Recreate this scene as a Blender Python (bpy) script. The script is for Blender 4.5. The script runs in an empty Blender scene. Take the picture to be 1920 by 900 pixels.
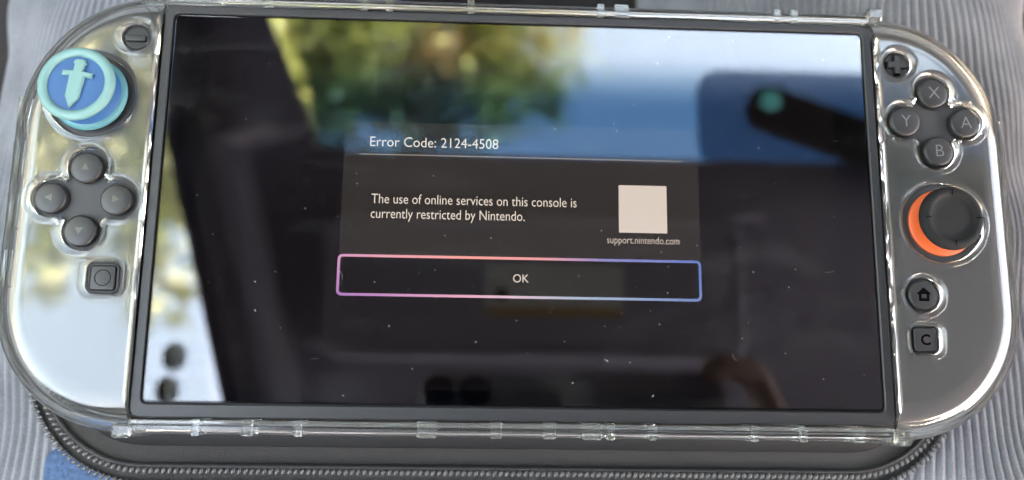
import bpy, bmesh, math, random
import numpy as np
from mathutils import Vector, Matrix
from mathutils.geometry import delaunay_2d_cdt

random.seed(7)
rng = np.random.default_rng(7)
SC = bpy.context.scene
COL = SC.collection
MM = 0.001
rad = math.radians

# ------------------------------------------------------------------ frame of reference
# The console is modelled in millimetres: x right, y towards its top edge, z out of the screen.
# It lies tipped on a lap; TILT turns those axes into the world's (z up).
TILT = Matrix.Rotation(rad(-20), 4, 'Y') @ Matrix.Rotation(rad(-35), 4, 'X')
GROUND_Z = -0.75

# ------------------------------------------------------------------ camera
CAM = Vector((-11.518, -49.390, 225.689))
CR = Matrix(((0.9990242, 0.0127414, 0.0422883), (0.0199842, -0.9842677, -0.1755498), (0.0393862, 0.1762236, -0.9835619)))
right, down, fwd = Vector(CR[0]), Vector(CR[1]), Vector(CR[2])
m = Matrix.Identity(4)
for i in range(3):
    m[i][0], m[i][1], m[i][2], m[i][3] = right[i], -down[i], -fwd[i], CAM[i] * MM
CAM_M = TILT @ m
cd = bpy.data.cameras.new('camera')
cam = bpy.data.objects.new('camera', cd)
COL.objects.link(cam)
cam.matrix_world = CAM_M
cd.sensor_width = 36
cd.lens = 1587.78 / 1920 * 36
cd.clip_start = 0.01
cd.clip_end = 500
cd.dof.use_dof = True
cd.dof.focus_distance = 0.229
cd.dof.aperture_fstop = 6.2
SC.camera = cam

# ------------------------------------------------------------------ sky, sun, exposure
SUN_EL, SUN_AZ = rad(68), rad(165)          # azimuth clockwise from +y
w = bpy.data.worlds.new('World')
SC.world = w
w.use_nodes = True
nt = w.node_tree
sky = nt.nodes.new('ShaderNodeTexSky')
sky.sky_type = 'NISHITA'
sky.sun_disc = False
sky.sun_elevation = SUN_EL
sky.sun_rotation = SUN_AZ
sky.air_density = 1.0
sky.dust_density = 4.0
bg = nt.nodes['Background']
bg.inputs['Strength'].default_value = 0.15
nt.links.new(sky.outputs[0], bg.inputs['Color'])
sd = bpy.data.lights.new('sun', 'SUN')
sd.energy = 3.0
sd.angle = rad(0.53)
sd.color = (1, .95, .87)
sun = bpy.data.objects.new('sun', sd)
COL.objects.link(sun)
sdir = Vector((math.sin(SUN_AZ) * math.cos(SUN_EL), math.cos(SUN_AZ) * math.cos(SUN_EL), math.sin(SUN_EL)))
sun.rotation_euler = sdir.to_track_quat('Z', 'Y').to_euler()
SC.view_settings.view_transform = 'Standard'
SC.view_settings.look = 'None'
SC.view_settings.gamma = 1
SC.view_settings.use_curve_mapping = False
SC.view_settings.exposure = 5.15
SC.view_settings.use_white_balance = True
SC.view_settings.white_balance_temperature = 9300
SC.render.engine = 'CYCLES'
SC.cycles.use_denoising = True
SC.cycles.max_bounces = 16
SC.cycles.transmission_bounces = 14
SC.cycles.transparent_max_bounces = 24
SC.cycles.glossy_bounces = 8
SC.cycles.diffuse_bounces = 4
SC.cycles.sample_clamp_indirect = 12


# ------------------------------------------------------------------ materials
def material(name):
    mt = bpy.data.materials.new(name)
    mt.use_nodes = True
    return mt, mt.node_tree, mt.node_tree.nodes['Principled BSDF']


def plain(name, col, rough=.5, metal=0.0, ior=1.45, bump=0, bscale=400, vary=0, vscale=60, trans=0, coat=0, emit=None, estr=1.0):
    mt, t, b = material(name)
    b.inputs['Base Color'].default_value = (*col, 1)
    b.inputs['Roughness'].default_value = rough
    b.inputs['Metallic'].default_value = metal
    b.inputs['IOR'].default_value = ior
    b.inputs['Transmission Weight'].default_value = trans
    b.inputs['Coat Weight'].default_value = coat
    if emit:
        b.inputs['Emission Color'].default_value = (*emit, 1)
        b.inputs['Emission Strength'].default_value = estr
    if bump or vary:
        tc = t.nodes.new('ShaderNodeTexCoord')
    if bump:
        n = t.nodes.new('ShaderNodeTexNoise')
        n.inputs['Scale'].default_value = bscale
        n.inputs['Detail'].default_value = 3
        bp = t.nodes.new('ShaderNodeBump')
        bp.inputs['Strength'].default_value = bump
        bp.inputs['Distance'].default_value = .0004
        t.links.new(tc.outputs['Object'], n.inputs['Vector'])
        t.links.new(n.outputs['Fac'], bp.inputs['Height'])
        t.links.new(bp.outputs['Normal'], b.inputs['Normal'])
    if vary:
        n2 = t.nodes.new('ShaderNodeTexNoise')
        n2.inputs['Scale'].default_value = vscale
        n2.inputs['Detail'].default_value = 4
        r = t.nodes.new('ShaderNodeValToRGB')
        r.color_ramp.elements[0].position = .3
        r.color_ramp.elements[1].position = .7
        r.color_ramp.elements[0].color = (*[c * (1 - vary) for c in col], 1)
        r.color_ramp.elements[1].color = (*[min(1, c * (1 + vary)) for c in col], 1)
        t.links.new(tc.outputs['Object'], n2.inputs['Vector'])
        t.links.new(n2.outputs['Fac'], r.inputs['Fac'])
        t.links.new(r.outputs['Color'], b.inputs['Base Color'])
    return mt


def sheet_glass(name, tint=(1, 1, 1), ior=1.5, rough=0.0):
    """A thin pane: lets light straight through, reflects by Fresnel."""
    mt = bpy.data.materials.new(name)
    mt.use_nodes = True
    t = mt.node_tree
    t.nodes.remove(t.nodes['Principled BSDF'])
    out = t.nodes['Material Output']
    tr = t.nodes.new('ShaderNodeBsdfTransparent')
    tr.inputs['Color'].default_value = (*tint, 1)
    gl = t.nodes.new('ShaderNodeBsdfGlossy')
    gl.inputs['Roughness'].default_value = rough
    fr = t.nodes.new('ShaderNodeFresnel')
    fr.inputs['IOR'].default_value = ior
    mx = t.nodes.new('ShaderNodeMixShader')
    t.links.new(fr.outputs[0], mx.inputs[0])
    t.links.new(tr.outputs[0], mx.inputs[1])
    t.links.new(gl.outputs[0], mx.inputs[2])
    t.links.new(mx.outputs[0], out.inputs['Surface'])
    return mt, t, tr, gl


M = {}
M['clear'] = plain('clear_plastic', (.97, .985, .965), .012, ior=1.49, trans=.982)
M['clear_rail'] = plain('clear_plastic_scuffed', (.95, .97, .95), .04, ior=1.49, trans=.965)
M['grey_body'] = plain('controller_grey', (.033, .033, .0345), .65, bump=.05, bscale=1500)
M['frame'] = plain('frame_grey', (.021, .0213, .023), .42, bump=.2, bscale=3000)
M['button'] = plain('button_grey', (.019, .019, .0195), .42, bump=.12, bscale=3000)
M['well'] = plain('well_black', (.012, .012, .013), .5)
M['letter'] = plain('letter_grey', (.13, .13, .133), .5)
M['arrow'] = plain('arrow_grey', (.065, .062, .05), .35)
M['ink'] = plain('icon_black', (.001, .001, .0012), .8, ior=1.12)
M['orange'] = plain('orange_ring', (.55, .088, .024), .45)
M['stick'] = plain('stick_rubber', (.0105, .0107, .0112), .75, ior=1.3, bump=.3, bscale=3500)
M['teal'] = plain('teal_silicone', (.11, .235, .225), .55)
M['teal2'] = plain('teal_silicone_skirt', (.045, .18, .205), .5)
M['blue'] = plain('blue_silicone', (.007, .075, .20), .55)
M['glass_black'] = plain('display_glass', (.002, .002, .003), .0, ior=1.55)


def lit(name, col, s, base=.002):
    return plain(name, (base, base, base), .0, ior=1.55, emit=col, estr=s)


EX = 2 ** -SC.view_settings.exposure      # a lit screen keeps its own brightness whatever the exposure
M['panel'] = lit('screen_black', (.35, .3, .45), .008 * EX)
M['dialog'] = lit('screen_dialog', (.43, .43, .49), .062 * EX)
M['text'] = lit('screen_text', (.92, .94, 1.04), .78 * EX, .05)
M['text2'] = lit('screen_text_small', (.94, .93, 1.0), .55 * EX, .06)
M['rule'] = lit('screen_rule', (.94, .93, 1.0), .30 * EX)
M['white'] = lit('screen_square', (.88, .88, 1.0), .72 * EX, .05)
M['okbg'] = lit('screen_button', (.30, .35, .4), .012 * EX)

mt, t, b = material('screen_button_outline')
b.inputs['Base Color'].default_value = (.002, .002, .002, 1)
b.inputs['Roughness'].default_value = 0
b.inputs['IOR'].default_value = 1.55
tc = t.nodes.new('ShaderNodeTexCoord')
sx = t.nodes.new('ShaderNodeSeparateXYZ')
t.links.new(tc.outputs['Object'], sx.inputs[0])


def ramp(stops, src, lo, hi):
    mr = t.nodes.new('ShaderNodeMapRange')
    mr.inputs['From Min'].default_value = lo
    mr.inputs['From Max'].default_value = hi
    t.links.new(src, mr.inputs['Value'])
    r = t.nodes.new('ShaderNodeValToRGB')
    e = r.color_ramp.elements
    while len(e) < len(stops):
        e.new(.5)
    for k, (p, c) in zip(e, stops):
        k.position = p
        k.color = (*c, 1)
    t.links.new(mr.outputs[0], r.inputs['Fac'])
    return r.outputs['Color']


top_c = ramp([(0, (.62, .34, .78)), (.12, (.80, .40, .62)), (.35, (.92, .40, .46)), (.55, (.85, .38, .52)), (.72, (.25, .28, .78)), (1, (.10, .20, .72))], sx.outputs['X'], -.049, .049)
bot_c = ramp([(0, (.40, .22, .72)), (.12, (.50, .28, .75)), (.35, (.78, .45, .78)), (.5, (.62, .55, .88)), (.65, (.34, .52, .85)), (1, (.14, .26, .74))], sx.outputs['X'], -.049, .049)
mx = t.nodes.new('ShaderNodeMix')
mx.data_type = 'RGBA'
mr = t.nodes.new('ShaderNodeMapRange')
mr.inputs['From Min'].default_value = -.0248
mr.inputs['From Max'].default_value = -.0138
t.links.new(sx.outputs['Y'], mr.inputs['Value'])
t.links.new(mr.outputs[0], mx.inputs['Factor'])
t.links.new(bot_c, mx.inputs['A'])
t.links.new(top_c, mx.inputs['B'])
t.links.new(mx.outputs['Result'], b.inputs['Emission Color'])
b.inputs['Emission Strength'].default_value = 1.0 * EX
M['outline'] = mt

M['protector'], t, tr, gl = sheet_glass('screen_protector', ior=1.52)
# finger smears: a thin dry film in streaks and blotches
out = t.nodes['Material Output']
pane = out.inputs['Surface'].links[0].from_socket
tc = t.nodes.new('ShaderNodeTexCoord')
mp = t.nodes.new('ShaderNodeMapping')
mp.inputs['Rotation'].default_value = (0, 0, rad(28))
mp.inputs['Scale'].default_value = (22, 60, 1)
n1 = t.nodes.new('ShaderNodeTexNoise')
n1.inputs['Scale'].default_value = 1
n1.inputs['Detail'].default_value = 5
n1.inputs['Distortion'].default_value = 1.2
mr = t.nodes.new('ShaderNodeMapRange')
mr.inputs['From Min'].default_value = .55
mr.inputs['From Max'].default_value = .85
mr.inputs['To Max'].default_value = .012
df = t.nodes.new('ShaderNodeBsdfDiffuse')
ms = t.nodes.new('ShaderNodeMixShader')
t.links.new(tc.outputs['Object'], mp.inputs[0])
t.links.new(mp.outputs[0], n1.inputs['Vector'])
t.links.new(n1.outputs['Fac'], mr.inputs['Value'])
t.links.new(mr.outputs[0], ms.inputs[0])
t.links.new(pane, ms.inputs[1])
t.links.new(df.outputs[0], ms.inputs[2])
t.links.new(ms.outputs[0], out.inputs['Surface'])
M['pouch'] = plain('pouch_lining', (.009, .0094, .0107), .7, bump=.15, bscale=900, vary=.15, vscale=25)
M['tooth'] = plain('zipper_tooth', (.075, .075, .075), .18, bump=0)
M['cord'] = plain('zipper_cord', (.02, .02, .021), .6)
M['dust'] = plain('dust_white', (.30, .30, .29), .8)

# twill zipper tape: diagonal weave as fine relief
mt, t, b = material('zipper_tape')
tc = t.nodes.new('ShaderNodeTexCoord')
mp = t.nodes.new('ShaderNodeMapping')
mp.inputs['Rotation'].default_value = (0, 0, rad(35))
wv = t.nodes.new('ShaderNodeTexWave')
wv.inputs['Scale'].default_value = 800
wv.inputs['Distortion'].default_value = 1.2
wv.inputs['Detail Scale'].default_value = 3
rp = t.nodes.new('ShaderNodeValToRGB')
rp.color_ramp.elements[0].color = (.011, .0109, .0107, 1)
rp.color_ramp.elements[1].color = (.036, .0345, .0335, 1)
bp = t.nodes.new('ShaderNodeBump')
bp.inputs['Distance'].default_value = .0003
bp.inputs['Strength'].default_value = .8
t.links.new(tc.outputs['Object'], mp.inputs[0])
t.links.new(mp.outputs[0], wv.inputs['Vector'])
t.links.new(wv.outputs['Fac'], rp.inputs['Fac'])
t.links.new(wv.outputs['Fac'], bp.inputs['Height'])
t.links.new(rp.outputs['Color'], b.inputs['Base Color'])
t.links.new(bp.outputs['Normal'], b.inputs['Normal'])
b.inputs['Roughness'].default_value = .8
M['tape'] = mt

# corduroy
mt, t, b = material('corduroy')
tc = t.nodes.new('ShaderNodeTexCoord')
n1 = t.nodes.new('ShaderNodeTexNoise')
n1.inputs['Scale'].default_value = 2600
n1.inputs['Detail'].default_value = 2
n2 = t.nodes.new('ShaderNodeTexNoise')
n2.inputs['Scale'].default_value = 45
n2.inputs['Detail'].default_value = 4
ad = t.nodes.new('ShaderNodeMath')
ad.operation = 'ADD'
rp = t.nodes.new('ShaderNodeValToRGB')
rp.color_ramp.elements[0].position = .7
rp.color_ramp.elements[1].position = 1.3 / 1.0 if False else 1.0
rp.color_ramp.elements[0].color = (.108, .112, .124, 1)
rp.color_ramp.elements[1].color = (.185, .19, .205, 1)
bp = t.nodes.new('ShaderNodeBump')
bp.inputs['Distance'].default_value = .0004
bp.inputs['Strength'].default_value = .7
for n in (n1, n2):
    t.links.new(tc.outputs['Object'], n.inputs['Vector'])
t.links.new(n1.outputs['Fac'], ad.inputs[0])
t.links.new(n2.outputs['Fac'], ad.inputs[1])
sc_ = t.nodes.new('ShaderNodeMath')
sc_.operation = 'MULTIPLY'
sc_.inputs[1].default_value = .85
t.links.new(ad.outputs[0], sc_.inputs[0])
t.links.new(sc_.outputs[0], rp.inputs['Fac'])
t.links.new(n1.outputs['Fac'], bp.inputs['Height'])
t.links.new(rp.outputs['Color'], b.inputs['Base Color'])
t.links.new(bp.outputs['Normal'], b.inputs['Normal'])
b.inputs['Roughness'].default_value = .9
b.inputs['Sheen Weight'].default_value = .25
M['corduroy'] = mt

M['denim'] = plain('denim', (.035, .075, .15), .85, bump=.6, bscale=1500, vary=.3, vscale=700)
M['seat'] = plain('seat_fabric', (.022, .018, .016), .85, bump=.4, bscale=900)
M['headliner'] = plain('headliner_fabric', (.22, .205, .275), .9, bump=.5, bscale=1200)
M['pillar'] = plain('pillar_plastic', (.12, .115, .15), .45, bump=.3, bscale=1200)
M['visor'] = plain('visor_vinyl', (.185, .175, .23), .7, bump=.4, bscale=1500)
M['label'] = plain('label_white', (.42, .42, .42), .5)
M['label_y'] = plain('label_yellow', (.26, .18, .05), .5)
M['mirror_black'] = plain('mirror_housing', (.018, .018, .02), .35)
M['sensor'] = plain('sensor_glint', (.03, .30, .33), .1, coat=1, emit=(.08, .52, .66), estr=.045)  # emission paints in the teal reflection on the sensor's lens
M['skin'] = plain('skin', (.27, .15, .11), .5, bump=.3, bscale=900)
M['phone'] = plain('phone_back', (.24, .25, .29), .3)
M['phone_edge'] = plain('phone_edge', (.45, .43, .38), .25, metal=1)
M['lens'] = plain('lens_glass', (.003, .003, .006), .03)
M['disc'] = sheet_glass('disc_smoked', (.80, .765, .70))[0]
M['bark'] = plain('bark', (.10, .075, .05), .9)
M['asphalt'] = plain('asphalt', (.09, .088, .085), .9, vary=.25, vscale=3)
M['leaf_a'] = plain('leaf_yellow_green', (.28, .34, .10), .55)
M['leaf_e'] = plain('leaf_pale', (.34, .37, .24), .55)
M['leaf_b'] = plain('leaf_green', (.13, .18, .06), .55)
M['leaf_c'] = plain('leaf_dark', (.045, .062, .045), .55)
M['leaf_d'] = plain('leaf_amber', (.33, .22, .08), .55)

# windscreen with a blue shade band along its roof edge
mt, t, tr, gl = sheet_glass('windscreen_glass')
tc = t.nodes.new('ShaderNodeTexCoord')
sx = t.nodes.new('ShaderNodeSeparateXYZ')
t.links.new(tc.outputs['Object'], sx.inputs[0])
mr = t.nodes.new('ShaderNodeMapRange')
mr.interpolation_type = 'SMOOTHSTEP'
mr.inputs['From Min'].default_value = .204
mr.inputs['From Max'].default_value = .262
t.links.new(sx.outputs['Y'], mr.inputs['Value'])
rp = t.nodes.new('ShaderNodeValToRGB')
rp.color_ramp.elements[0].color = (.27, .44, .56, 1)
rp.color_ramp.elements[1].color = (.93, .95, .94, 1)
t.links.new(mr.outputs[0], rp.inputs['Fac'])
t.links.new(rp.outputs['Color'], tr.inputs['Color'])
M['windscreen'] = mt
M['side_glass'] = sheet_glass('side_window_glass', (.92, .94, .93))[0]
M['frit'] = sheet_glass('frit_dots', (.46, .50, .56))[0]


# ------------------------------------------------------------------ object helpers
def link(name, me, mat, parent=None):
    o = bpy.data.objects.new(name, me)
    COL.objects.link(o)
    if mat is not None and not me.materials:
        me.materials.append(mat)
    if parent is not None:
        o.parent = parent
    return o


def empty(name, loc=(0, 0, 0)):
    o = bpy.data.objects.new(name, None)
    o.empty_display_size = .01
    COL.objects.link(o)
    o.location = Vector(loc) * MM
    return o


def tag(o, label=None, cat=None, group=None, kind=None):
    for k, v in (('label', label), ('category', cat), ('group', group), ('kind', kind)):
        if v:
            o[k] = v
    return o


def mesh(name, verts, faces, smooth=35):
    me = bpy.data.meshes.new(name)
    me.from_pydata([(v[0] * MM, v[1] * MM, v[2] * MM) for v in verts], [], faces)
    me.update()
    if smooth:
        bm = bmesh.new()
        bm.from_mesh(me)
        bmesh.ops.recalc_face_normals(bm, faces=bm.faces)
        bm.to_mesh(me)
        bm.free()
        me.shade_smooth()
        me.set_sharp_from_angle(angle=rad(smooth))
    return me


# loops are counter-clockwise lists of (x, y)
def circle(r, cx=0, cy=0, n=48):
    return [(cx + r * math.cos(2 * math.pi * k / n), cy + r * math.sin(2 * math.pi * k / n)) for k in range(n)]


def rrect(w_, h_, r, cx=0, cy=0, n=8):
    out = []
    for qx, qy, a0 in ((1, 1, 0), (-1, 1, 90), (-1, -1, 180), (1, -1, 270)):
        for k in range(n + 1):
            a = rad(a0 + 90 * k / n)
            out.append((cx + qx * (w_ / 2 - r) + r * math.cos(a), cy + qy * (h_ / 2 - r) + r * math.sin(a)))
    return out


def clover(R, r, cx, cy, fil=2.2, n=220):
    """Four round lobes of radius r, R from the middle, blended at the inner corners (smooth union, polar)."""
    out = []
    for k in range(n):
        a = 2 * math.pi * k / n
        d = (math.cos(a), math.sin(a))
        lo, hi = 0, R + r + 6
        for _ in range(30):
            s = (lo + hi) / 2
            x, y = d[0] * s, d[1] * s
            ds = [math.hypot(x - R * p, y - R * q) - r for p, q in ((1, 0), (-1, 0), (0, 1), (0, -1))]
            ds.append(max(abs(x), abs(y)) - R * .62)
            kk = fil
            v = -math.log(sum(math.exp(-kk * q_) for q_ in ds)) / kk
            if v < 0:
                lo = s
            else:
                hi = s
        out.append((cx + d[0] * lo, cy + d[1] * lo))
    return out


def offset(loop, d):
    """Move a counter-clockwise loop outwards by d."""
    n = len(loop)
    out = []
    for i in range(n):
        x0, y0 = loop[i - 1]
        x1, y1 = loop[(i + 1) % n]
        tx, ty = x1 - x0, y1 - y0
        L = math.hypot(tx, ty) or 1
        out.append((loop[i][0] + ty / L * d, loop[i][1] - tx / L * d))
    return out


def puck(loop, prof, cap0=True, cap1=True):
    """Loft a loop through (outward offset, z) stations; ends closed by an n-gon."""
    vs, fs, n = [], [], len(loop)
    for d, z in prof:
        vs += [(x, y, z) for x, y in (offset(loop, d) if d else loop)]
    for k in range(len(prof) - 1):
        for i in range(n):
            j = (i + 1) % n
            fs.append((k * n + i, k * n + j, (k + 1) * n + j, (k + 1) * n + i))
    if cap0:
        fs.append(tuple(range(n))[::-1])
    if cap1:
        fs.append(tuple((len(prof) - 1) * n + i for i in range(n)))
    return vs, fs


def rounded(z0, z1, b, k=4, d=0):
    return [(d, z0)] + [(d - b + b * math.cos(rad(90 * i / k)), z1 - b + b * math.sin(rad(90 * i / k))) for i in range(k + 1)]


def inside(p, loop):
    x, y = p
    c = False
    for i in range(len(loop)):
        x0, y0 = loop[i - 1]
        x1, y1 = loop[i]
        if (y0 > y) != (y1 > y) and x < (x1 - x0) * (y - y0) / (y1 - y0) + x0:
            c = not c
    return c


def flat_with_holes(outer, holes):
    """Triangles over OUTER less HOLES; indexes run through outer and then each hole."""
    pts, edges = [], []
    for lp in [outer] + holes:
        s = len(pts)
        pts += [Vector(p) for p in lp]
        edges += [(s + i, s + (i + 1) % len(lp)) for i in range(len(lp))]
    vo, eo, fo, ov, oe, of = delaunay_2d_cdt(pts, edges, [], 0, 1e-7)
    idx = [o_[0] if o_ else None for o_ in ov]
    out = []
    for f in fo:
        c = sum((vo[i] for i in f), Vector((0, 0))) / 3
        if inside(c, outer) and not any(inside(c, h) for h in holes):
            if all(idx[i] is not None for i in f):
                out.append(tuple(idx[i] for i in f))
    return out


def ring_plate(outer, inner, z0, z1, b=.3):
    """A flat frame between two loops of equal count, edges eased."""
    n = len(outer)
    st = [(outer, 0, z0), (outer, 0, z1 - b), (outer, -b, z1), (inner, b, z1), (inner, 0, z1 - b), (inner, 0, z0)]
    vs, fs = [], []
    for lp, d, z in st:
        vs += [(x, y, z) for x, y in (offset(lp, d) if d else lp)]
    for k in range(len(st)):
        k2 = (k + 1) % len(st)
        for i in range(n):
            j = (i + 1) % n
            fs.append((k * n + i, k * n + j, k2 * n + j, k2 * n + i))
    return vs, fs


def box(x0, x1, y0, y1, z0, z1, b=.3, r=None):
    r = r if r is not None else min(x1 - x0, y1 - y0) * .2
    lp = rrect(x1 - x0, y1 - y0, r, (x0 + x1) / 2, (y0 + y1) / 2, 4)
    return puck(lp, [(-b, z0), (0, z0 + b), (0, z1 - b), (-b, z1)])


def flat(loop, z):
    return [(x, y, z) for x, y in loop], [tuple(range(len(loop)))]


def tube(path, r, n=8, closed=False):
    vs, fs = [], []
    pts = [Vector(p) for p in path]
    for i, p in enumerate(pts):
        a = pts[i - 1] if (i or closed) else p
        c = pts[(i + 1) % len(pts)] if (i < len(pts) - 1 or closed) else p
        d = (c - a).normalized()
        u = d.cross(Vector((0, 0, 1)))
        u = u.normalized() if u.length > 1e-4 else Vector((1, 0, 0))
        v = u.cross(d)
        rr = r[i] if isinstance(r, (list, tuple)) else r
        for k in range(n):
            t_ = 2 * math.pi * k / n
            q = p + u * math.cos(t_) * rr + v * math.sin(t_) * rr
            vs.append(tuple(q))
    m_ = len(pts)
    for i in range(m_ if closed else m_ - 1):
        j = (i + 1) % m_
        for k in range(n):
            l = (k + 1) % n
            fs.append((i * n + k, i * n + l, j * n + l, j * n + k))
    if not closed:
        fs.append(tuple(range(n)))
        fs.append(tuple((m_ - 1) * n + k for k in range(n)))
    return vs, fs


def text_mesh(name, body, x0, y0, z, width=None, height=None, center=False, thin=0):
    cu = bpy.data.curves.new(name, 'FONT')
    cu.body = body
    cu.size = 1
    cu.offset = thin
    cu.resolution_u = 4
    o = bpy.data.objects.new(name, cu)
    COL.objects.link(o)
    dg = bpy.context.evaluated_depsgraph_get()
    me = bpy.data.meshes.new_from_object(o.evaluated_get(dg))
    bpy.data.objects.remove(o)
    bpy.data.curves.remove(cu)
    co = np.empty(len(me.vertices) * 3)
    me.vertices.foreach_get('co', co)
    co = co.reshape(-1, 3)
    lo, hi = co.min(0), co.max(0)
    if width:
        s = width / (hi[0] - lo[0])
        sy = s if not height else height / (hi[1] - max(lo[1], 0))
    else:
        s = sy = height / (hi[1] - lo[1])
    co[:, 0] = (co[:, 0] - lo[0]) * s + x0
    co[:, 1] = co[:, 1] * sy + y0
    if center:
        co[:, 0] -= (hi[0] - lo[0]) * s / 2
        co[:, 1] -= (hi[1] + lo[1]) * sy / 2
    co[:, 2] = z
    me.vertices.foreach_set('co', (co * MM).ravel())
    me.update()
    me.materials.clear()
    return me


def add(name, vf, mat, parent=None, smooth=35):
    return link(name, mesh(name, vf[0], vf[1], smooth), M[mat] if isinstance(mat, str) else mat, parent)


# ================================================================== GROUND, CAR (the place the glass mirrors)
OUTSIDE = []          # objects already in world axes
g = link('ground', mesh('ground', [(-150e3, -150e3, GROUND_Z * 1e3), (150e3, -150e3, GROUND_Z * 1e3), (150e3, 150e3, GROUND_Z * 1e3), (-150e3, 150e3, GROUND_Z * 1e3)], [(0, 1, 2, 3)], 0), M['asphalt'])
tag(g, kind='structure')
OUTSIDE.append(g)


def sheet(name, fn, nu, nv, thick, mat, parent=None):
    """A curved slab: fn(u, v) gives the near face, thick its depth along +z."""
    vs, fs = [], []
    for s in (0, thick):
        for i in range(nu + 1):
            for j in range(nv + 1):
                x, y, z = fn(i / nu, j / nv)
                vs.append((x, y, z + s))
    W_ = nv + 1
    off = (nu + 1) * W_
    for i in range(nu):
        for j in range(nv):
            a = i * W_ + j
            fs.append((a, a + 1, a + W_ + 1, a + W_))
            fs.append((off + a, off + a + W_, off + a + W_ + 1, off + a + 1))
    rim = [i * W_ for i in range(nu + 1)] + [nu * W_ + j for j in range(1, nv + 1)] + [i * W_ + nv for i in range(nu - 1, -1, -1)] + [j for j in range(nv - 1, 0, -1)]
    for k in range(len(rim)):
        a, c = rim[k], rim[(k + 1) % len(rim)]
        fs.append((a, c, off + c, off + a))
    return add(name, (vs, fs), mat, parent, 40)


def rail_x(y):
    """Where the roof's left rail lies: the edge of the side window."""
    return -206 - 0.285 * max(y + 60, -30) if y < 400 else -337


# roof lining: from behind the driver to the windscreen's top edge, rounded into the left pillar
def roof_front(x):
    # front edge y; sweeps forward into the pillar on the left
    d = max(0.0, (-118 - x) / 46)
    return 152 + 14 * min(d, 1.2) ** 2 if d > 0 else 152


def roof_fn(u, v):
    y0 = -1300
    x = -330 + 1330 * (u ** 1.6)
    yf = roof_front(x) if x > -172 else 172
    y = y0 + (yf - y0) * v
    xl = rail_x(y)
    x = max(x, xl + 0.0) if x < xl else x
    sag = 0.0
    if v > .97:
        sag = 6 * ((v - .97) / .03) ** 2
    edge = max(0, 1 - (x - xl) / 60)
    return (x, y, 478 + sag - 34 * edge ** 2)


roof = sheet('headliner', roof_fn, 110, 60, 25, 'headliner')
tag(roof, kind='structure')


# left pillar: a broad bar that carries the roof rail down towards the bonnet
def pillar_fn(u, v):
    y = -500 + 1350 * v
    xl = rail_x(y) if y < 400 else -323 - (y - 400) * .12
    wd = 62 if y > 150 else 62
    x = xl + wd * u * (1 if y < 900 else 1)
    # inner edge follows the windscreen
    if y > 150:
        x = xl + (max(70, 120 - (y - 150) * .15)) * u
    bulge = math.sin(math.pi * u)
    return (x, y, 462 - 26 * bulge - max(0, y - 400) * .02)


pl = sheet('windscreen_pillar', pillar_fn, 14, 90, 14, 'pillar')
tag(pl, 'dark grey plastic pillar between side window and windscreen', 'pillar')


def ws_fn(u, v):
    x = -150 + 1150 * u - 150 * v
    y = 140 + 760 * v
    return (x, y, 500 + 20 * v)


ws = sheet('windscreen', ws_fn, 10, 10, 4, 'windscreen')
tag(ws, 'car windscreen with blue shade band along its roof edge', 'windscreen')
fr = add('frit_panel', puck(rrect(330, 90, 22, 182 + 165, 240 - 45), [(0, 494), (0, 496)]), 'frit', ws)

sw = sheet('side_window', lambda u, v: (rail_x(-900 + 1500 * u) - 4 - 430 * v, -900 + 1500 * u, 458 - 278 * v), 8, 3, 3, 'side_glass')
tag(sw, 'car side window of clear glass beside the driver', 'window')
for (x, y, z) in ((-247, -27, 434), (-250, -52, 433)):
    d = add('window_disc', puck(circle(10.5, 0, 0, 28), rounded(0, 4, 1.5)), 'disc')
    d.location = Vector((x + 10, y, z - 8)) * MM
    d.rotation_euler = (rad(180), rad(25), 0)
    tag(d, 'small round grey disc stuck on the side window', 'disc', 'discs on the side window')

# unseen cabin enclosure, added to cut the light on the lap: dash bulkhead, doors below their windows, back wall, floor
M['trim'] = plain('door_trim', (.07, .068, .07), .6, bump=.3, bscale=900)


def panel(name, pts, th, mat='trim'):
    a_, b_, c_ = Vector(pts[0]), Vector(pts[1]), Vector(pts[2])
    nn = (b_ - a_).cross(c_ - a_).normalized() * th
    k_ = len(pts)
    vv = [tuple(Vector(p)) for p in pts] + [tuple(Vector(p) + nn) for p in pts]
    ff = [tuple(range(k_)), tuple(range(2 * k_ - 1, k_ - 1, -1))] + [(i, (i + 1) % k_, k_ + (i + 1) % k_, k_ + i) for i in range(k_)]
    return tag(add(name, (vv, ff), mat, None, 30), kind='structure')


panel('dash_light_block', [(-420, 360, -420), (1100, 360, -420), (1100, 370, 524), (-420, 370, 524)], 30)  # unseen; rises across the windscreen to hold back its light
panel('rear_light_block', [(-700, -760, -420), (-700, -760, 255), (1100, -760, 255), (1100, -760, -420)], 30)  # unseen; its height sets how much light enters from behind
panel('door_left', [(-740, -800, -420), (-740, 950, -420), (-655, 950, 182), (-655, -800, 182)], 30)
panel('door_right', [(1020, -800, -420), (1020, -800, 110), (1020, 950, 110), (1020, 950, -420)], 30)
panel('floor', [(-760, -800, -420), (1100, -800, -420), (1100, 950, -420), (-700, 950, -420)], 20)

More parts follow.
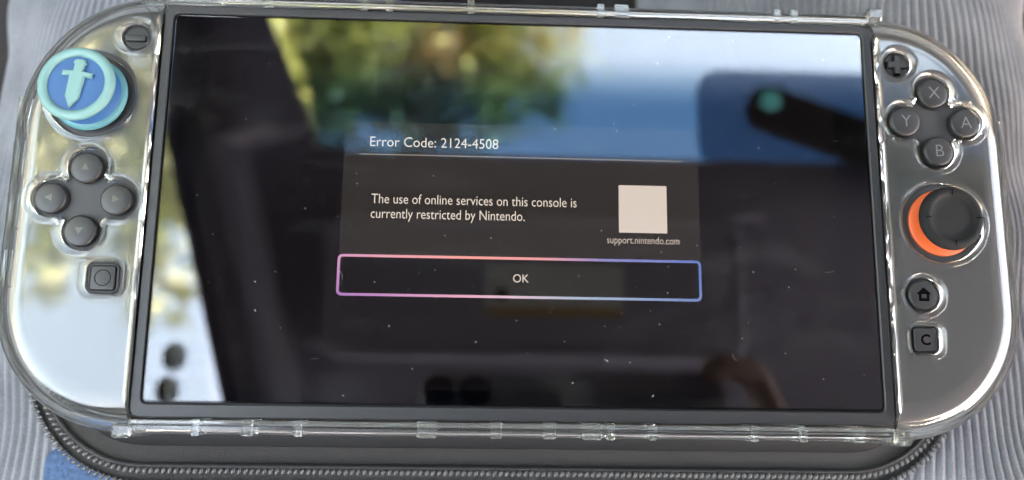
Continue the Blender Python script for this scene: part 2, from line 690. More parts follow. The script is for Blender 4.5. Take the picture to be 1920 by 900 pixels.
# sun visor with its printed notice
vis = empty('sun_visor', (38, 98, 468))
tag(vis, 'folded grey sun visor with a white and yellow notice', 'sun visor')
lp = rrect(346, 124, 22, 0, 0, 8)
add('visor_panel', puck(lp, [(-3, 4), (-1, 2), (0, -2), (0, -11.5), (-1.2, -14.5), (-4, -16), (-9, -16.2), (-11, -15.6), (-13, -15.6)]), 'visor', vis).location = (-.0035, -.062, 0)
lb = add('notice', puck(rrect(112, 42, 2, 12, -66, 3), [(0, -15.6), (0, -16.0)]), 'label', vis)
add('notice_band', puck(rrect(112, 7, 1, 12, -84, 2), [(0, -16.05), (0, -16.25)]), 'label_y', lb)
add('notice_mark', puck(circle(5, -30, -70, 16), [(0, -16.05), (0, -16.25)]), 'ink', lb)
add('hinge_rod', tube([(-175, 0, -4), (-40, 1, -4), (150, 1, -4), (190, 3, -4)], 4.5, 10), 'visor', vis)

# rear-view mirror with its sensor
rm = empty('rear_view_mirror', (222, 206, 462))
tag(rm, 'black rear view mirror with a teal sensor at its end', 'mirror')
rm.rotation_euler = (0, 0, rad(-19))
add('housing', puck(rrect(240, 42, 18, 118, -8, 10), [(-12, 22), (-3, 12), (0, 2), (-1.5, -4), (-4, -5)]), 'mirror_black', rm)
add('sensor', puck(circle(9, 15, -3, 24), rounded(0, 3, 1.5)), 'sensor', rm).rotation_euler = (0, 0, 0)
rm.children[1].scale = (1, 1, -1)
rm.children[1].location = (0, 0, -.005)
add('mount_arm', tube([(130, -5, 20), (135, 10, 28), (140, 30, 36)], 9, 10), 'mirror_black', rm)

# car seat under the legs: cushion with stitched flutes
vs, fs = [], []
nx, ny = 120, 16
for i in range(nx + 1):
    for j in range(ny + 1):
        x = -420 + 840 * i / nx
        y = -320 + 720 * j / ny
        fl = 7 * abs(math.sin(math.pi * x / 38)) ** .5
        vs.append((x, y, -175 + fl - .0006 * (y - 60) ** 2 * .3))
for i in range(nx):
    for j in range(ny):
        a = i * (ny + 1) + j
        fs.append((a, a + ny + 1, a + ny + 2, a + 1))
so = link('cushion', mesh('cushion', vs, fs, 60), M['seat'])
seat = empty('car_seat', (0, 0, -200))
tag(seat, 'dark fluted car seat cushion under the legs', 'car seat')
so.parent = seat
so.location = (0, 0, .2)


# ================================================================== PERSON: lap in corduroy, hand with the phone
person = empty('person', (0, -100, -150))
tag(person, 'seated person in pale grey corduroy trousers holding a phone', 'person')


def thigh(name, axis, radius, seed, zc):
    """axis(y) -> centre x; radius(y); ribs run along the leg."""
    r2 = np.random.default_rng(seed)
    ph = r2.uniform(0, 6.28, 12)
    ny_, per, nrib = 150, 7, 96
    na = nrib * per
    ys = np.linspace(-230, 300, ny_)
    ang = np.linspace(rad(-12), rad(192), na)
    Y, A = np.meshgrid(ys, ang, indexing='ij')
    R = np.vectorize(radius)(Y)
    wob = (1.6 * np.sin(Y / 15 + ph[0] + A * 2.2) + 1.0 * np.sin(Y / 8.3 + ph[1] + A * 5) + 2.5 * np.sin(Y / 41 + ph[2] + A)) * .0105
    folds = 2.4 * np.sin(Y / 26 + 2.1 * A + ph[3]) * np.sin(3 * A + ph[4]) + 1.6 * np.sin(Y / 13 - 3 * A + ph[5]) + .7 * np.sin(Y / 7 + 6 * A + ph[6])
    rib = np.abs(np.cos(A / (ang[-1] - ang[0]) * np.pi * nrib)) ** .7
    r = R + folds + 1.7 * rib
    A2 = A + wob
    X = np.vectorize(axis)(Y) + r * np.cos(A2)
    Z = np.vectorize(zc)(Y) + r * np.sin(A2) * .92
    V = np.stack([X, Y, Z], -1).reshape(-1, 3)
    fs_ = []
    for i in range(ny_ - 1):
        b0 = i * na
        fs_ += [(b0 + k, b0 + k + 1, b0 + na + k + 1, b0 + na + k) for k in range(na - 1)]
    return V, fs_


def lax(y):
    return -124 + (y - 70) * .02


def lrad(y):
    return 72 + max(0, 70 - y) * .10


lt = add('trouser_leg', thigh('l', lax, lrad, 3, lambda y: -41 - .92 * lrad(y) - max(0, y - 30) * .12), 'corduroy', person, 80)
rt = add('trouser_leg', thigh('r', lambda y: 134 + (y - 60) * .04, lambda y: 78 + max(0, 60 - y) * .08, 11, lambda y: -112 - max(0, y - 40) * .06), 'corduroy', person, 80)
for o in (lt, rt):
    o.location = (0, .1, .15)

# phone behind the lens that took the picture, back towards the console
phone = bpy.data.objects.new('phone', None)
COL.objects.link(phone)
phone.empty_display_size = .01
phone.matrix_world = m @ Matrix.Translation((0, 0, .0025))
tag(phone, 'dark grey phone held flat above the console, lenses facing it', 'phone')


def flipz(vf, z0=0):
    return [(x, y, z0 - z) for x, y, z in vf[0]], [tuple(reversed(f)) for f in vf[1]]


lp = rrect(165, 77, 12, 54, -27.5, 8)
add('phone_body', puck(lp, [(-3, 3), (-1, 3.6), (0, 5), (0, 10), (-1, 11.4), (-3, 12)]), 'phone', phone)
add('edge_band', puck(offset(lp, .15), [(0, 5.5), (.25, 6), (.25, 9), (0, 9.5)]), 'phone_edge', phone)
add('camera_bump', puck(rrect(44, 44, 10, -3.5, -13, 8), [(0, 3), (0, 1.6), (-.8, 1.2)], True, True), 'phone', phone)
for (x, y) in ((0, 0), (-19, 0), (-10, -19)):
    ln = add('lens', puck(circle(8.2, x, y, 36), [(0, 1.25), (0, .5), (-.5, .2)]), 'lens', phone)
    add('lens_ring', ring_plate(circle(8.9, x, y, 36), circle(8.3, x, y, 36), .1, 1.3, .1), 'phone_edge', ln)

# the hand: one skinned mesh, fingers closed on the phone's end
hv = {'wrist': (205, -95, 30, 25), 'wrist0': (240, -150, 40, 27), 'palm': (176, -55, 22, 21), 'palm2': (160, -32, 16, 16),
      'i0': (163, -8, 10, 9.5), 'i1': (152, 10, 0, 8.5), 'i2': (136, 13, -6, 7.8), 'i3': (120, 8, -9, 6.5),
      'm0': (166, -28, 6, 9.5), 'm1': (152, -20, -6, 8.8), 'm2': (131, -18, -8, 8), 'm3': (112, -20, -8, 6.6),
      'r0': (168, -46, 6, 9.2), 'r1': (153, -42, -6, 8.4), 'r2': (134, -42, -8, 7.6), 'r3': (117, -43, -8, 6.3),
      'l0': (170, -62, 8, 8.4), 'l1': (156, -62, -4, 7.4), 'l2': (141, -62, -7, 6.6), 'l3': (127, -63, -7, 5.6),
      't0': (166, -42, 28, 11), 't1': (148, -30, 27, 9.6), 't2': (126, -20, 22, 7.8)}
he = [('wrist0', 'wrist'), ('wrist', 'palm'), ('palm', 'palm2'), ('palm2', 'i0'), ('palm2', 'm0'), ('palm', 'r0'), ('palm', 'l0'), ('palm', 't0'), ('t0', 't1'), ('t1', 't2')]
for c in 'imrl':
    he += [(c + '0', c + '1'), (c + '1', c + '2'), (c + '2', c + '3')]
keys = list(hv)
me = bpy.data.meshes.new('hand')
me.from_pydata([tuple(q * MM for q in hv[k][:3]) for k in keys], [(keys.index(a), keys.index(c)) for a, c in he], [])
ho = bpy.data.objects.new('hand_skin', me)
COL.objects.link(ho)
md = ho.modifiers.new('skin', 'SKIN')
for i, k in enumerate(keys):
    me.skin_vertices[0].data[i].radius = (hv[k][3] * MM,) * 2
    me.skin_vertices[0].data[i].use_root = (k == 'palm')
s2 = ho.modifiers.new('sub', 'SUBSURF')
s2.levels = s2.render_levels = 2
dg = bpy.context.evaluated_depsgraph_get()
hm = bpy.data.meshes.new_from_object(ho.evaluated_get(dg))
bpy.data.objects.remove(ho)
hm.transform(phone.matrix_world)
hm.shade_smooth()
hand = link('hand', hm, M['skin'], person)
hand.location = (0, .1, .15)


# ================================================================== CARRYING CASE (black zip pouch under the console)
pouch = empty('carrying_case', (0, 0, -42))
tag(pouch, 'black zip carrying case lying open under the console', 'carrying case')


def pouch_loop(d):
    return [(x, y) for x, y in rrect(250 + 2 * d, 112 + 2 * d, 24 + d, -3.5, -9.0, 14)]


def padd(name, vf, mat, parent=pouch, smooth=45):
    vs = [(x, y, z + 42) for x, y, z in vf[0]]
    return add(name, (vs, vf[1]), mat, parent, smooth)


L0 = pouch_loop(0)
padd('padded_tray', puck(L0, [(-10, -40), (0, -36), (2, -30), (2, -27), (1.0, -25), (-.6, -22), (-3, -19.8), (-6.5, -18.2), (-11, -17.5), (-20, -17.4)]), 'pouch')


def band(d0, z0, d1, z1, th=.7):
    n = len(L0)
    st = [(d0, z0), (d1, z1), (d1, z1 - th), (d0, z0 - th)]
    vs, fs = [], []
    for d, z in st:
        vs += [(x, y, z) for x, y in pouch_loop(d)]
    for k in range(4):
        for i in range(n):
            j = (i + 1) % n
            fs.append((k * n + i, k * n + j, ((k + 1) % 4) * n + j, ((k + 1) % 4) * n + i))
    return vs, fs


padd('zipper_tape', band(.6, -23.9, 6.4, -24.0), 'tape')
padd('zipper_tape', band(6.9, -25.2, 11.0, -26.2), 'tape')


def resample(loop, step):
    P_ = [Vector(p) for p in loop] + [Vector(loop[0])]
    out, acc = [], 0.0
    for a, c in zip(P_, P_[1:]):
        L = (c - a).length
        while acc <= L and L > 0:
            q = a + (c - a) * (acc / L)
            tn = (c - a).normalized()
            out.append((q, tn))
            acc += step
        acc -= L
    return out


padd('zipper_cord', tube([(x, y, -23.4) for x, y in pouch_loop(6.0)], .75, 8, True), 'cord')
# a tooth: a small rounded bead, skewed along the zip
tv, tf = [], []
for k in range(5):
    la = rad(-60 + 30 * k)
    for q in range(8):
        lo = 2 * math.pi * q / 8
        x, y, z = .66 * math.cos(la) * math.cos(lo), 1.05 * math.cos(la) * math.sin(lo), .85 * math.sin(la)
        tv.append((x + .35 * y, y, z))
for k in range(4):
    for q in range(8):
        q2 = (q + 1) % 8
        tf.append((k * 8 + q, k * 8 + q2, k * 8 + 8 + q2, k * 8 + 8 + q))
tf += [tuple(range(7, -1, -1)), tuple(range(32, 40))]
tooth_me = mesh('tooth', tv, tf, 80)
tooth_me.materials.append(M['tooth'])
for d, z, step in ((7.4, -23.2, 1.75), (11.2, -25.2, 1.75)):
    row = empty('zipper_row')
    row.parent = pouch
    row.location = (0, 0, 0)
    for q, tn in resample(pouch_loop(d), step):
        # the stretch of the zip that shows in front of the console
        if q.y > -50:
            continue
        o = link('tooth', tooth_me, None, row)
        o.location = Vector((q.x, q.y, z + 42)) * MM
        o.rotation_euler = (0, 0, math.atan2(tn.y, tn.x))

# blue cloth corner under the pouch
bc = add('blue_cloth', puck(rrect(60, 26, 4, -105, -80, 4), [(-1, -33.5), (0, -33), (0, -31), (-1, -30.4)]), 'denim')
tag(bc, 'corner of blue denim cloth under the zip of the black case', 'cloth')


# ================================================================== GAME CONSOLE
con = empty('game_console', (0, 0, -14))
tag(con, 'handheld game console showing an error message on its black screen', 'game console')


def cadd(name, vf, mat, parent=None, smooth=35):
    vs = [(x, y, z + 14) for x, y, z in vf[0]] if parent is None else vf[0]
    return add(name, (vs, vf[1]), mat, parent if parent is not None else con, smooth)


cadd('console_body', puck(rrect(200.5, 113, 3, 0, -.6, 6), [(-1, -14), (0, -13), (0, -1.2), (-.4, -.8)]), 'frame')
cadd('display_bezel', ring_plate(rrect(200.5, 113, 2.6, 0, -.6, 8), rrect(195.2, 107.0, 1.6, 0, 0, 8), -1.2, .25, .35), 'frame')
disp = cadd('display', puck(rrect(194.7, 106.5, 1.4, 0, 0, 8), [(0, -.8), (0, -.15), (-.15, 0)]), 'glass_black')
scr = cadd('screen', flat(rrect(174.9, 98.4, .3, 0, 0, 3), 14 + .02 - 14 + 14), 'panel', con, 0)
scr.location = (0, 0, 0)


def ui(name, vf, mat):
    return add(name, ([(x, y, z + 14) for x, y, z in vf[0]], vf[1]), mat, scr, 0)


ui('dialog_panel', flat(rrect(97.8, 37.3, 1.2, .1, 4.7, 5), .04), 'dialog')
ui('divider_line', flat(rrect(89.5, .28, .1, .1, 14.15, 2), .06), 'rule')
ui('light_square', flat(rrect(13.3, 13.3, .1, 33.35, .35, 2), .06), 'white')
ui('ok_button', flat(rrect(97.6, 10.6, 1.0, 0, -19.25, 5), .06), 'okbg')
o_, i_ = rrect(98.2, 11.2, 1.4, 0, -19.25, 8), rrect(96.75, 9.75, .8, 0, -19.25, 8)
n = len(o_)
ui('button_outline', ([(x, y, .08) for x, y in o_ + i_], [(k, (k + 1) % n, n + (k + 1) % n, n + k) for k in range(n)]), 'outline')
for body, x, y, wd, hh, mat in (
        ('Error Code: 2124-4508', -41.8, 16.45, 35.2, 2.75, 'text'),
        ('The use of online services on this console is', -40.8, .45, 55.9, 2.65, 'text'),
        ('currently restricted by Nintendo.', -40.8, -3.65, 41.7, 2.65, 'text'),
        ('support.nintendo.com', 23.4, -9.3, 19.9, 1.95, 'text2'),
        ('OK', -2.05, -20.5, 4.2, 2.2, 'text')):
    me = text_mesh('screen_text', body, x, y, 14.08, wd, hh, thin=-.003 if mat == 'text' else 0)
    link('screen_text', me, M[mat], scr)
prot = cadd('screen_protector', puck(rrect(193.9, 105.7, 1.2, 0, 0, 8), [(0, .12), (0, .34), (-.12, .46)]), 'protector')

# dust and lint lying on the glass
vs, fs = [], []
for k in range(300):
    x, y = rng.uniform(-94, 94), rng.uniform(-51, 51)
    if rng.random() < .3:
        x, y = x * .9, -abs(y)
    r = .035 + .13 * rng.random() ** 3.5
    el = 1 + (rng.random() ** 3) * 2.2
    a = rng.uniform(0, 6.28)
    if (-43 < x < 17 and (-6 < y < 4 or 15 < y < 20)) or (23 < x < 44 and -11 < y < 8):
        continue                      # the lettering stays legible
    s = len(vs)
    for z, q in ((.47, 1.0), (.47 + r * .6, .6)):
        for j in range(6):
            u, v = r * el * q * math.cos(j * 1.0472), r * q * math.sin(j * 1.0472)
            vs.append((x + u * math.cos(a) - v * math.sin(a), y + u * math.sin(a) + v * math.cos(a), z))
    for j in range(6):
        fs.append((s + j, s + (j + 1) % 6, s + 6 + (j + 1) % 6, s + 6 + j))
    fs.append(tuple(s + 6 + j for j in range(6)))
for k in range(7):
    x, y, a, L = rng.uniform(-92, 92), rng.uniform(-50, 50), rng.uniform(0, 6.28), rng.uniform(.8, 2.6)
    bend = rng.uniform(-.9, .9)
    if -46 < x < 46 and -26 < y < 21:
        continue
    pth = [(x + L * q * math.cos(a + bend * q), y + L * q * math.sin(a + bend * q), .52) for q in np.linspace(0, 1, 6)]
    v2, f2 = tube(pth, .022, 4)
    s = len(vs)
    vs += v2
    fs += [tuple(s + i for i in f) for f in f2]
du = add('dust', (vs, fs), 'dust', None, 60)
tag(du, 'fine pale dust specks on the console screen', 'dust', kind='stuff')


# ================================================================== CONTROLLERS
def arc_outline(sgn, inset=0.0, x_in=100.7, n=30):
    """Open D: from the seam's top, round the grip, to the seam's bottom; counter-clockwise for either side."""
    xo, xc = 140.0, 104.0
    pts = [(x_in, 60.2)]
    for k in range(n + 1):
        a = rad(90 - 90 * k / n)
        pts.append((xc + (xo - xc) * math.cos(a), 20 + 40.2 * math.sin(a)))
    for k in range(1, 8):
        pts.append((xo, 20 - 45 * k / 8))
    for k in range(n + 1):
        a = rad(-90 * k / n)
        pts.append((xc + (xo - xc) * math.cos(a), -25 + 36.3 * math.sin(a)))
    pts.append((x_in, -61.3))
    # clockwise on the right: reverse for counter-clockwise; mirror for the left
    return pts[::-1] if sgn > 0 else [(-x, y) for x, y in pts]


def arc_offset(pts, d, x_in, sgn):
    """Offset outwards along the arc only; its ends stay on the seam plane."""
    out = []
    n_ = len(pts)
    for i, (x, y) in enumerate(pts):
        a, c = pts[max(i - 1, 0)], pts[min(i + 1, n_ - 1)]
        tx, ty = c[0] - a[0], c[1] - a[1]
        L = math.hypot(tx, ty)
        out.append([x + ty / L * d, y - tx / L * d])
    out[0][0] = out[-1][0] = sgn * x_in
    return [tuple(p) for p in out]


def shell(sgn, holes):
    """Clear cover of one controller: rolled outer edge, seam wall, countersunk openings."""
    base = arc_outline(sgn)
    n_ = len(base)
    vs, fs = [], []

    def put(loop, z):
        s = len(vs)
        vs.extend((x, y, z) for x, y in loop)
        return s

    def loft(a, c, k):
        for i in range(k):
            j = (i + 1) % k
            fs.append((a + i, a + j, c + j, c + i))
    outer, inner = [], []
    zt, zi, rr, th = 2.1, .2, 9.6, 1.9
    s17, c17 = math.sin(rad(17)), math.cos(rad(17))
    prof = [(-rr - .8, zt), (-rr - .15, zt)] + [(-rr + rr * (math.sin(rad(a)) - s17) / (1 - s17), zt - 9 * (c17 - math.cos(rad(a))) / c17) for a in (17, 21, 28, 36, 44, 53, 62, 71, 80, 88)] + [(.2, -12), (.2, -16.4), (-.3, -17)]
    for d, z in prof:
        outer.append(put(arc_offset(base, d, 100.7 + max(0.0, .9 - (zt - z)), sgn), z))
    ip = [(-1.6, -17), (-th, -16.4), (-th, -8)] + [(-rr + (rr - th) * math.sin(rad(a)), zi - 8 + 8 * math.cos(rad(a))) for a in (80, 65, 50, 35, 20, 8)] + [(-rr - .15, zi), (-rr - .8, zi)]
    for d, z in ip:
        inner.append(put(arc_offset(base, d, 100.85, sgn), z))
    seq = outer + inner
    for a, c in zip(seq, seq[1:]):
        loft(a, c, n_)
    top_loop = arc_offset(base, -rr - .8, 101.6, sgn)
    bot_loop = arc_offset(base, -rr - .8, 100.85, sgn)
    tops, bots, ti, bi = [], [], [], []
    for h, wd in holes:
        st = [(wd + .12, zt), (wd, zt), (wd * .88, zt + .16), (wd * .74, zt + .2), (wd * .58, zt + .05), (wd * .3, zt - .42), (wd * .1, zt - .75), (0.0, zt - 1.05), (0.0, zi + .1), (.06, zi), (.18, zi)]
        ids = [put(offset(h, d), z) for d, z in st]
        for a, c in zip(ids, ids[1:]):
            loft(a, c, len(h))
        tops.append(offset(h, wd + .12))
        bots.append(offset(h, .18))
        ti.append(ids[0])
        bi.append(ids[-1])
    for loop, hl, start, hs in ((top_loop, tops, outer[0], ti), (bot_loop, bots, inner[-1], bi)):
        remap = list(range(start, start + n_))
        for h, s in zip(hl, hs):
            remap += list(range(s, s + len(h)))
        for f in flat_with_holes(loop, hl):
            fs.append(tuple(remap[i] for i in f))
    return vs, fs


HOLES_L = [(circle(3.9, -107.2, 45.8, 40), 2.0), (circle(11.6, -117.5, 28.4, 64), 1.5), (clover(8.6, 5.2, -116.7, -.4), 1.9), (rrect(8.8, 8.8, 2.4, -109.7, -21.4, 6), 1.9)]
HOLES_R = [(circle(3.9, 107.0, 44.0, 40), 1.8), (circle(11.2, 116.6, -1.8, 64), 1.5), (clover(8.5, 5.2, 116.5, 27.0), 1.7), (circle(4.9, 109.7, -22.1, 40), 1.5), (rrect(8.0, 8.0, 2.2, 109.4, -34.2, 6), 1.4)]

case = empty('clear_case', (0, 0, -17))
tag(case, 'clear plastic protective case fitted round console and both controllers', 'protective case')
for sgn, hl in ((-1, HOLES_L), (1, HOLES_R)):
    vs, fs = shell(sgn, hl)
    add('grip_cover', ([(x, y, z + 17) for x, y, z in vs], fs), 'clear', case, 38)


def kadd(name, vf, mat='clear_rail', parent=None):
    return add(name, ([(x, y, z + 17) for x, y, z in vf[0]], vf[1]), mat, parent or case, 35)


# rails along the console's long edges, with their clips and ribs
for s, y0, y1, clips in ((1, 56.4, 59.6, ((-96, 22), (-72, 3), (-45, 2), (-38, 2), (-15, 2), (22, 2), (28, 4), (73, 2), (78, 2))),
                         (-1, -61.2, -57.6, ((-83, 2), (-70, 3), (-57, 2), (-24, 5), (-6, 3), (8, 3), (19, 5), (24, 2), (35, 2), (62, 2), (75, 2), (90, 3)))):
    r = kadd('edge_rail', puck(rrect(200.8, y1 - y0, 1.0, 0, (y0 + y1) / 2, 4), [(-1.2, -16.6), (-.4, -16), (0, -15)] + rounded(-10, .5, 1.5, 6)[1:]))
    ym = y1 - .6 if s < 0 else y0 + .6
    kadd('rail_lip', box(-99.6, 99.6, ym - .5, ym + .5, .55, 1.25, .25, .3), 'clear_rail', r)
    for cx, wd in clips:
        kadd('clip_rib', box(cx - wd / 2, cx + wd / 2, y0 - .35, y1 + .35, -9, .85, .15, .25), 'clear_rail', r)
for sgn in (-1, 1):
    for y in (59.2, -60.4):
        kadd('corner_post', box(sgn * 101.6 - 2.6, sgn * 101.6 + 2.6, y - 1.9, y + 1.9, -15, 1.5, .8, 1.2))
    for y in (26, 13, -2, -18):
        kadd('hinge_tab', box(sgn * 140.9 - 1.1, sgn * 140.9 + 1.1, y - 5.2, y + 5.2, -16, -8, .5, .6))


def controller(sgn, label):
    root = empty('game_controller', (sgn * 117, 0, -14))
    tag(root, label, 'controller', 'controllers clipped to the console')

    def put(name, vf, mat, parent=root, smooth=35):
        return add(name, ([(x - sgn * 117, y, z + 14) for x, y, z in vf[0]], vf[1]), mat, parent, smooth)

    def txt(body, x, y, z, h, mat, parent, thin=0):
        me_ = text_mesh('letter', body, 0, 0, 0, None, h, True, thin)
        o = link('letter', me_, M[mat], parent)
        o.location = ((x - sgn * 117) * MM, y * MM, (z + 14) * MM)
        return o
    base = arc_outline(sgn, x_in=100.95)
    n_ = len(base)
    vs, fs = [], []
    prof = [(-10, -14), (-6, -12), (-4.6, -8.5), (-4.7, -5), (-5.4, -3.2), (-7.2, -1.4), (-10.2, -.1), (-11, 0)]
    for d, z in prof:
        vs += [(x, y, z) for x, y in arc_offset(base, d, 100.95, sgn)]
    for k in range(len(prof) - 1):
        for i in range(n_):
            j = (i + 1) % n_
            fs.append((k * n_ + i, k * n_ + j, (k + 1) * n_ + j, (k + 1) * n_ + i))
    fs.append(tuple(range(n_))[::-1])
    fs.append(tuple((len(prof) - 1) * n_ + i for i in range(n_)))
    put('controller_body', (vs, fs), 'grey_body')
    return root, put, txt


def round_button(put, x, y, r=4.25, top=2.0, mat='button', name='button', dome=.25):
    put('button_well', puck(circle(r + .45, x, y, 36), [(0, .02), (0, .05)]), 'well')
    return put(name, puck(circle(r, x, y, 44), [(0, .06), (0, top - .75), (-.12, top - .4), (-.35, top - .15), (-.75, top), (-r * .6, top + dome * .5)]), mat, smooth=50)


# ---- left controller
root, put, txt = controller(-1, 'left grey controller with four arrow buttons and blue thumb grip')
put('button_well', puck(circle(3.7, -107.2, 45.8, 36), [(0, .02), (0, .05)]), 'well')
mb = put('minus_button', puck(rrect(5.6, 1.7, .35, -107.2, 45.4, 4), rounded(.05, 1.3, .25)), 'button')
put('minus_dish', puck(circle(3.4, -107.2, 45.8, 36), [(0, .05), (-.2, .30)]), 'button')
for (x, y, a) in ((-116.7, 8.2, 90), (-125.3, -.3, 180), (-108.1, -.4, 0), (-116.7, -9.0, 270)):
    bt = round_button(put, x, y, name='direction_button')
    tri = [(1.15, 0), (-.75, 1.05), (-.75, -1.05)]
    ca, sa = math.cos(rad(a)), math.sin(rad(a))
    put('arrow', flat([(x + p * ca - q * sa, y + p * sa + q * ca) for p, q in tri], 2.2), 'arrow', bt, 0)
put('button_well', puck(rrect(8.0, 8.0, 1.6, -109.7, -21.4, 5), [(0, .02), (0, .05)]), 'well')
cb = put('capture_button', puck(rrect(6.3, 6.3, .7, -109.7, -21.4, 5), rounded(.05, 1.3, .3)), 'button')
put('capture_surround', ring_plate(rrect(7.9, 7.9, 1.6, -109.7, -21.4, 5), rrect(6.6, 6.6, .8, -109.7, -21.4, 5), .05, .8, .2), 'grey_body')
put('capture_ring', ring_plate(circle(2.15, -109.7, -21.4, 36), circle(1.95, -109.7, -21.4, 36), 1.2, 1.36, .03), 'ink', cb)
put('stick_dish', puck(circle(11.4, -117.5, 28.4, 56), [(0, .02), (-.3, .25), (-1.2, .3), (-3, .1)]), 'grey_body')
put('stick_post', puck(circle(4, -117.5, 28.4, 30), [(0, .1), (-.5, 3)]), 'well')

# thumb grip pushed over the left stick: a silicone cap with a raised sword
grip = empty('thumb_grip', (-117.6, 28.5, .6))
grip.rotation_euler = (rad(-1.5), rad(-1.5), 0)
tag(grip, 'blue and teal silicone thumb grip with a raised sword emblem', 'thumb grip')
add('skirt', puck(circle(10.2, 0, 0, 64), [(-1.2, .1), (-.3, .4), (0, 1.1), (-.3, 1.9), (-1.0, 2.4), (-2.4, 2.6)]), 'teal2', grip, 60)
add('neck', puck(circle(9.4, 0, 0, 64), [(0, 1.6), (-.5, 2.6), (-1.2, 4.2), (-1.3, 6), (-.4, 8)]), 'blue', grip, 60)
tv = []
tf = []
NR, NK = 72, 14
for i in range(NR):
    a = 2 * math.pi * i / NR
    for k in range(NK):
        u = 2 * math.pi * k / NK
        rr_ = 8.75 + 1.35 * math.cos(u)
        tv.append((rr_ * math.cos(a), rr_ * math.sin(a), 8.7 + 1.25 * math.sin(u)))
for i in range(NR):
    for k in range(NK):
        i2, k2 = (i + 1) % NR, (k + 1) % NK
        tf.append((i * NK + k, i2 * NK + k, i2 * NK + k2, i * NK + k2))
add('rim', (tv, tf), 'teal', grip, 80)
disc = add('top_disc', puck(circle(8.4, 0, 0, 64), [(0, 7.6), (0, 8.9), (-6, 9.0)]), 'blue', grip, 50)
# plain dagger: pommel, grip, straight guard, blade
sw_ = [(0, -7.1), (1.75, -4.2), (2.0, 1.7), (3.9, 1.5), (3.9, 2.9), (1.25, 3.1), (1.25, 4.7), (1.7, 5.4), (1.0, 6.4), (-1.0, 6.4), (-1.7, 5.4), (-1.25, 4.7), (-1.25, 3.1), (-3.9, 2.9), (-3.9, 1.5), (-2.0, 1.7), (-1.75, -4.2)]
ca, sa = math.cos(rad(-7)), math.sin(rad(-7))
sw_ = [(x * ca - (y + .2) * sa, x * sa + (y + .2) * ca) for x, y in sw_]
add('emblem', puck(sw_, [(0, 8.9), (0, 9.55), (-.12, 9.8), (-.35, 9.95)]), 'teal', grip, 30)

# ---- right controller
root, put, txt = controller(1, 'right grey controller with lettered round buttons and orange ringed stick')
put('button_well', puck(circle(3.7, 107.0, 44.0, 36), [(0, .02), (0, .05)]), 'well')
put('plus_dish', puck(circle(3.5, 107.0, 44.0, 36), [(0, .05), (-.2, .30)]), 'button')
pl_ = [(.85, 2.7), (-.85, 2.7), (-.85, .85), (-2.7, .85), (-2.7, -.85), (-.85, -.85), (-.85, -2.7), (.85, -2.7), (.85, -.85), (2.7, -.85), (2.7, .85), (.85, .85)]
put('plus_shadow', puck([(107.0 + 1.18 * x, 44.0 + 1.18 * y) for x, y in pl_], [(0, .31), (0, .33)]), 'ink')  # black shadow round the plus, laid in as a dark shape
put('plus_button', puck([(107.0 + x, 44.0 + y) for x, y in pl_], [(0, .3), (0, 1.2), (-.12, 1.35)]), 'button')
for ch, x, y in (('X', 116.5, 35.5), ('Y', 107.9, 27.0), ('A', 125.1, 26.9), ('B', 116.9, 18.5)):
    bt = round_button(put, x, y, name='letter_button')
    txt(ch, x, y, 2.22, 3.3, 'letter', bt, -.012)
hb = round_button(put, 109.7, -22.1, 4.15, 1.4, name='home_button', dome=.05)
house = [(0, 2.0), (-2.15, .1), (-1.45, .1), (-1.45, -1.8), (1.45, -1.8), (1.45, .1), (2.15, .1)]
put('house_icon', flat([(109.7 + x, -22.0 + y) for x, y in house], 1.46), 'ink', hb, 0)
put('house_door', flat([(109.7 + x, -22.0 + y) for x, y in ((.7, .1), (-.7, .1), (-.7, -1.0), (.7, -1.0))], 1.49), 'button', hb, 0)
put('button_well', puck(rrect(6.9, 6.9, 1.0, 109.4, -34.2, 5), [(0, .02), (0, .05)]), 'well')
cb = put('chat_button', puck(rrect(6.3, 6.3, .7, 109.4, -34.2, 5), rounded(.05, 1.2, .3)), 'button')
put('chat_surround', ring_plate(rrect(7.9, 7.9, 1.6, 109.4, -34.2, 5), rrect(6.7, 6.7, .8, 109.4, -34.2, 5), .05, .7, .2), 'grey_body')
txt('C', 109.4, -34.2, 1.23, 3.0, 'ink', cb, .03)
put('stick_dish', puck(circle(11.0, 116.6, -1.8, 56), [(0, .02), (-.3, .25), (-1.0, .3), (-2, .1)]), 'grey_body')
put('stick_ring', puck(circle(9.3, 116.6, -1.9, 56), [(0, .15), (0, .9), (-.5, 1.3), (-3, 1.5)]), 'orange', smooth=50)
put('stick_post', puck(circle(4.6, 116.5, -1.8, 30), [(0, 1), (-.6, 5)]), 'well')
sp = [(-1.6, 4.2), (-.4, 4.6), (0, 5.4), (-.15, 6.4), (-.7, 7.2), (-1.6, 7.5), (-2.3, 7.35), (-2.7, 6.9), (-3.0, 6.65), (-4.5, 6.6), (-6.5, 6.75), (-8, 6.8)]
sk = put('stick_cap', puck(circle(8.75, 116.4, -1.6, 60), sp), 'stick', smooth=60)
for a in (0, 90, 180, 270):
    x, y = 116.4 + 7.0 * math.cos(rad(a)), -1.6 + 7.0 * math.sin(rad(a))
    dx, dy = (.75, .14) if a % 180 == 0 else (.14, .75)
    put('tick_mark', box(x - dx, x + dx, y - dy, y + dy, 7.1, 7.56, .02, .05), 'ink', sk)


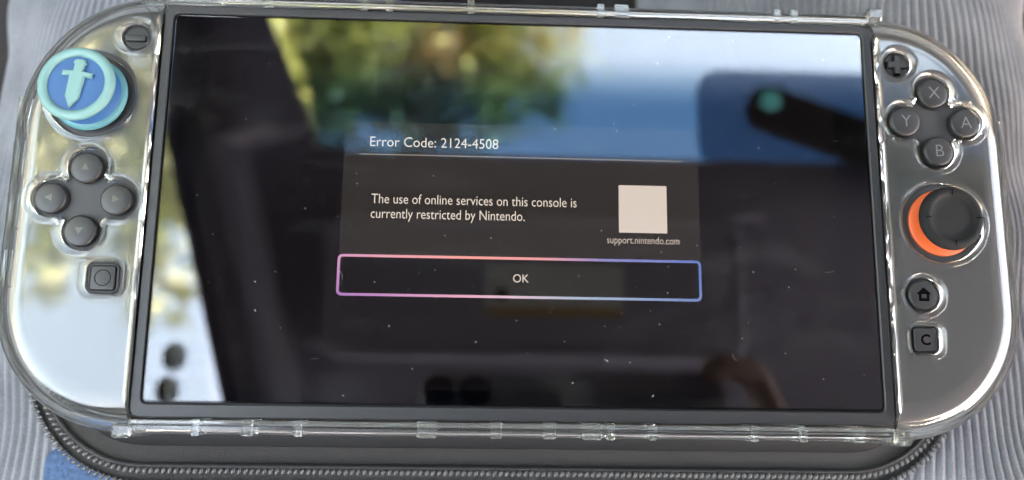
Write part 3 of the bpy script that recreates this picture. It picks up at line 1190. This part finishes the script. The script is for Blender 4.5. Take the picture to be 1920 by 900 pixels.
# ================================================================== TREES beyond the windows
def tree(at, h_crown, r_crown, mats, n_leaf, leaf, seed, label):
    """at: point (world metres) of the crown's middle; trunk goes down to the ground."""
    r3 = np.random.default_rng(seed)
    root_ = bpy.data.objects.new('tree', None)
    COL.objects.link(root_)
    root_.location = (at[0], at[1], GROUND_Z)
    OUTSIDE.append(root_)
    tag(root_, label, 'tree', 'trees outside the car')
    H = at[2] - GROUND_Z
    k = 1000
    path = [(0, 0, 0), (60, 40, H * .3 * k), (-80, 60, H * .6 * k), (40, -30, H * .9 * k), (0, 0, (H + h_crown * .6) * k)]
    tvs, tfs = tube(path, [170, 140, 115, 80, 20], 10)
    for b_ in range(9):
        a = r3.uniform(0, 6.28)
        z0 = (H - h_crown * .6 + r3.uniform(0, h_crown)) * k
        L = r_crown * r3.uniform(.6, .95) * k
        vs_, fs_ = tube([(0, 0, z0), (L * .5 * math.cos(a), L * .5 * math.sin(a), z0 + L * .25), (L * math.cos(a), L * math.sin(a), z0 + L * .4)], [50, 32, 10], 6)
        s = len(tvs)
        tvs += vs_
        tfs += [tuple(s + i for i in f) for f in fs_]
    add('trunk', (tvs, tfs), 'bark', root_, 40)
    # clumps of leaves through the crown's volume
    nc = 46
    cl = r3.normal(size=(nc, 3))
    cl /= np.linalg.norm(cl, axis=1)[:, None]
    cl *= (r3.random((nc, 1)) ** .45)
    cl *= [r_crown, r_crown, h_crown]
    cs = r3.uniform(.25, .55, nc) * r_crown * .75
    groups = [([], []) for _ in mats]
    for i in range(n_leaf):
        c = r3.integers(nc)
        p = cl[c] + r3.normal(size=3) * cs[c] * .5
        gsel = int((c * 7 + seed) % len(mats))
        gv, gf = groups[gsel]
        u = r3.normal(size=3)
        u /= np.linalg.norm(u)
        v = np.cross(u, r3.normal(size=3))
        v /= np.linalg.norm(v)
        s = len(gv)
        q = p + [0, 0, H]
        L = leaf * r3.uniform(.6, 1.3)
        gv += [tuple((q - u * L) * k), tuple((q + v * L * .5) * k), tuple((q + u * L) * k), tuple((q - v * L * .5) * k)]
        gf.append((s, s + 1, s + 2, s + 3))
    for (gv, gf), mt_ in zip(groups, mats):
        if gv:
            add('crown', (gv, gf), mt_, root_, 0)
    return root_


def seen(px, py, dist):
    """World point met after the screen turns back the line of sight through a point of the screen (mm)."""
    p_ = Vector((px, py, 0))
    d_ = p_ - CAM
    d_.z = -d_.z
    d_.normalize()
    return (TILT.to_3x3() @ (p_ * MM + d_ * dist))


for px, py, dist, hc, rc, mats, nl, seed, label in (
        (-64, 54, 15, 2.2, 2.1, ['leaf_a', 'leaf_b', 'leaf_a'], 5200, 1, 'yellow green tree beyond the windscreen next to the pillar'),
        (-25, 62, 17, 2.6, 2.6, ['leaf_a', 'leaf_d', 'leaf_b', 'leaf_a'], 6000, 2, 'autumn tinted tree beyond the middle of the windscreen'),
        (-44, 33, 16, 2.2, 2.4, ['leaf_c', 'leaf_b', 'leaf_c'], 4200, 3, 'tall dark green tree beyond the windscreen shade band'),
        (-12, 40, 18, 2.0, 1.9, ['leaf_b', 'leaf_c', 'leaf_a'], 3000, 4, 'smaller green tree beside open sky in the windscreen'),
        (-108, 4, 9, 1.6, 1.3, ['leaf_e', 'leaf_b'], 1100, 5, 'thin pale leaved tree outside the side window'),
        (-128, 42, 9, 1.7, 1.6, ['leaf_e', 'leaf_b', 'leaf_e'], 1900, 6, 'leafy yellow green tree outside the side window')):
    tree(seen(px, py, dist), hc, rc, mats, nl, .13, seed, label)

# ------------------------------------------------------------------ tip the whole car interior into world axes
bpy.context.view_layer.update()
for o in list(SC.objects):
    if o.parent is None and o not in OUTSIDE and o.type in ('MESH', 'EMPTY'):
        o.matrix_world = TILT @ o.matrix_world
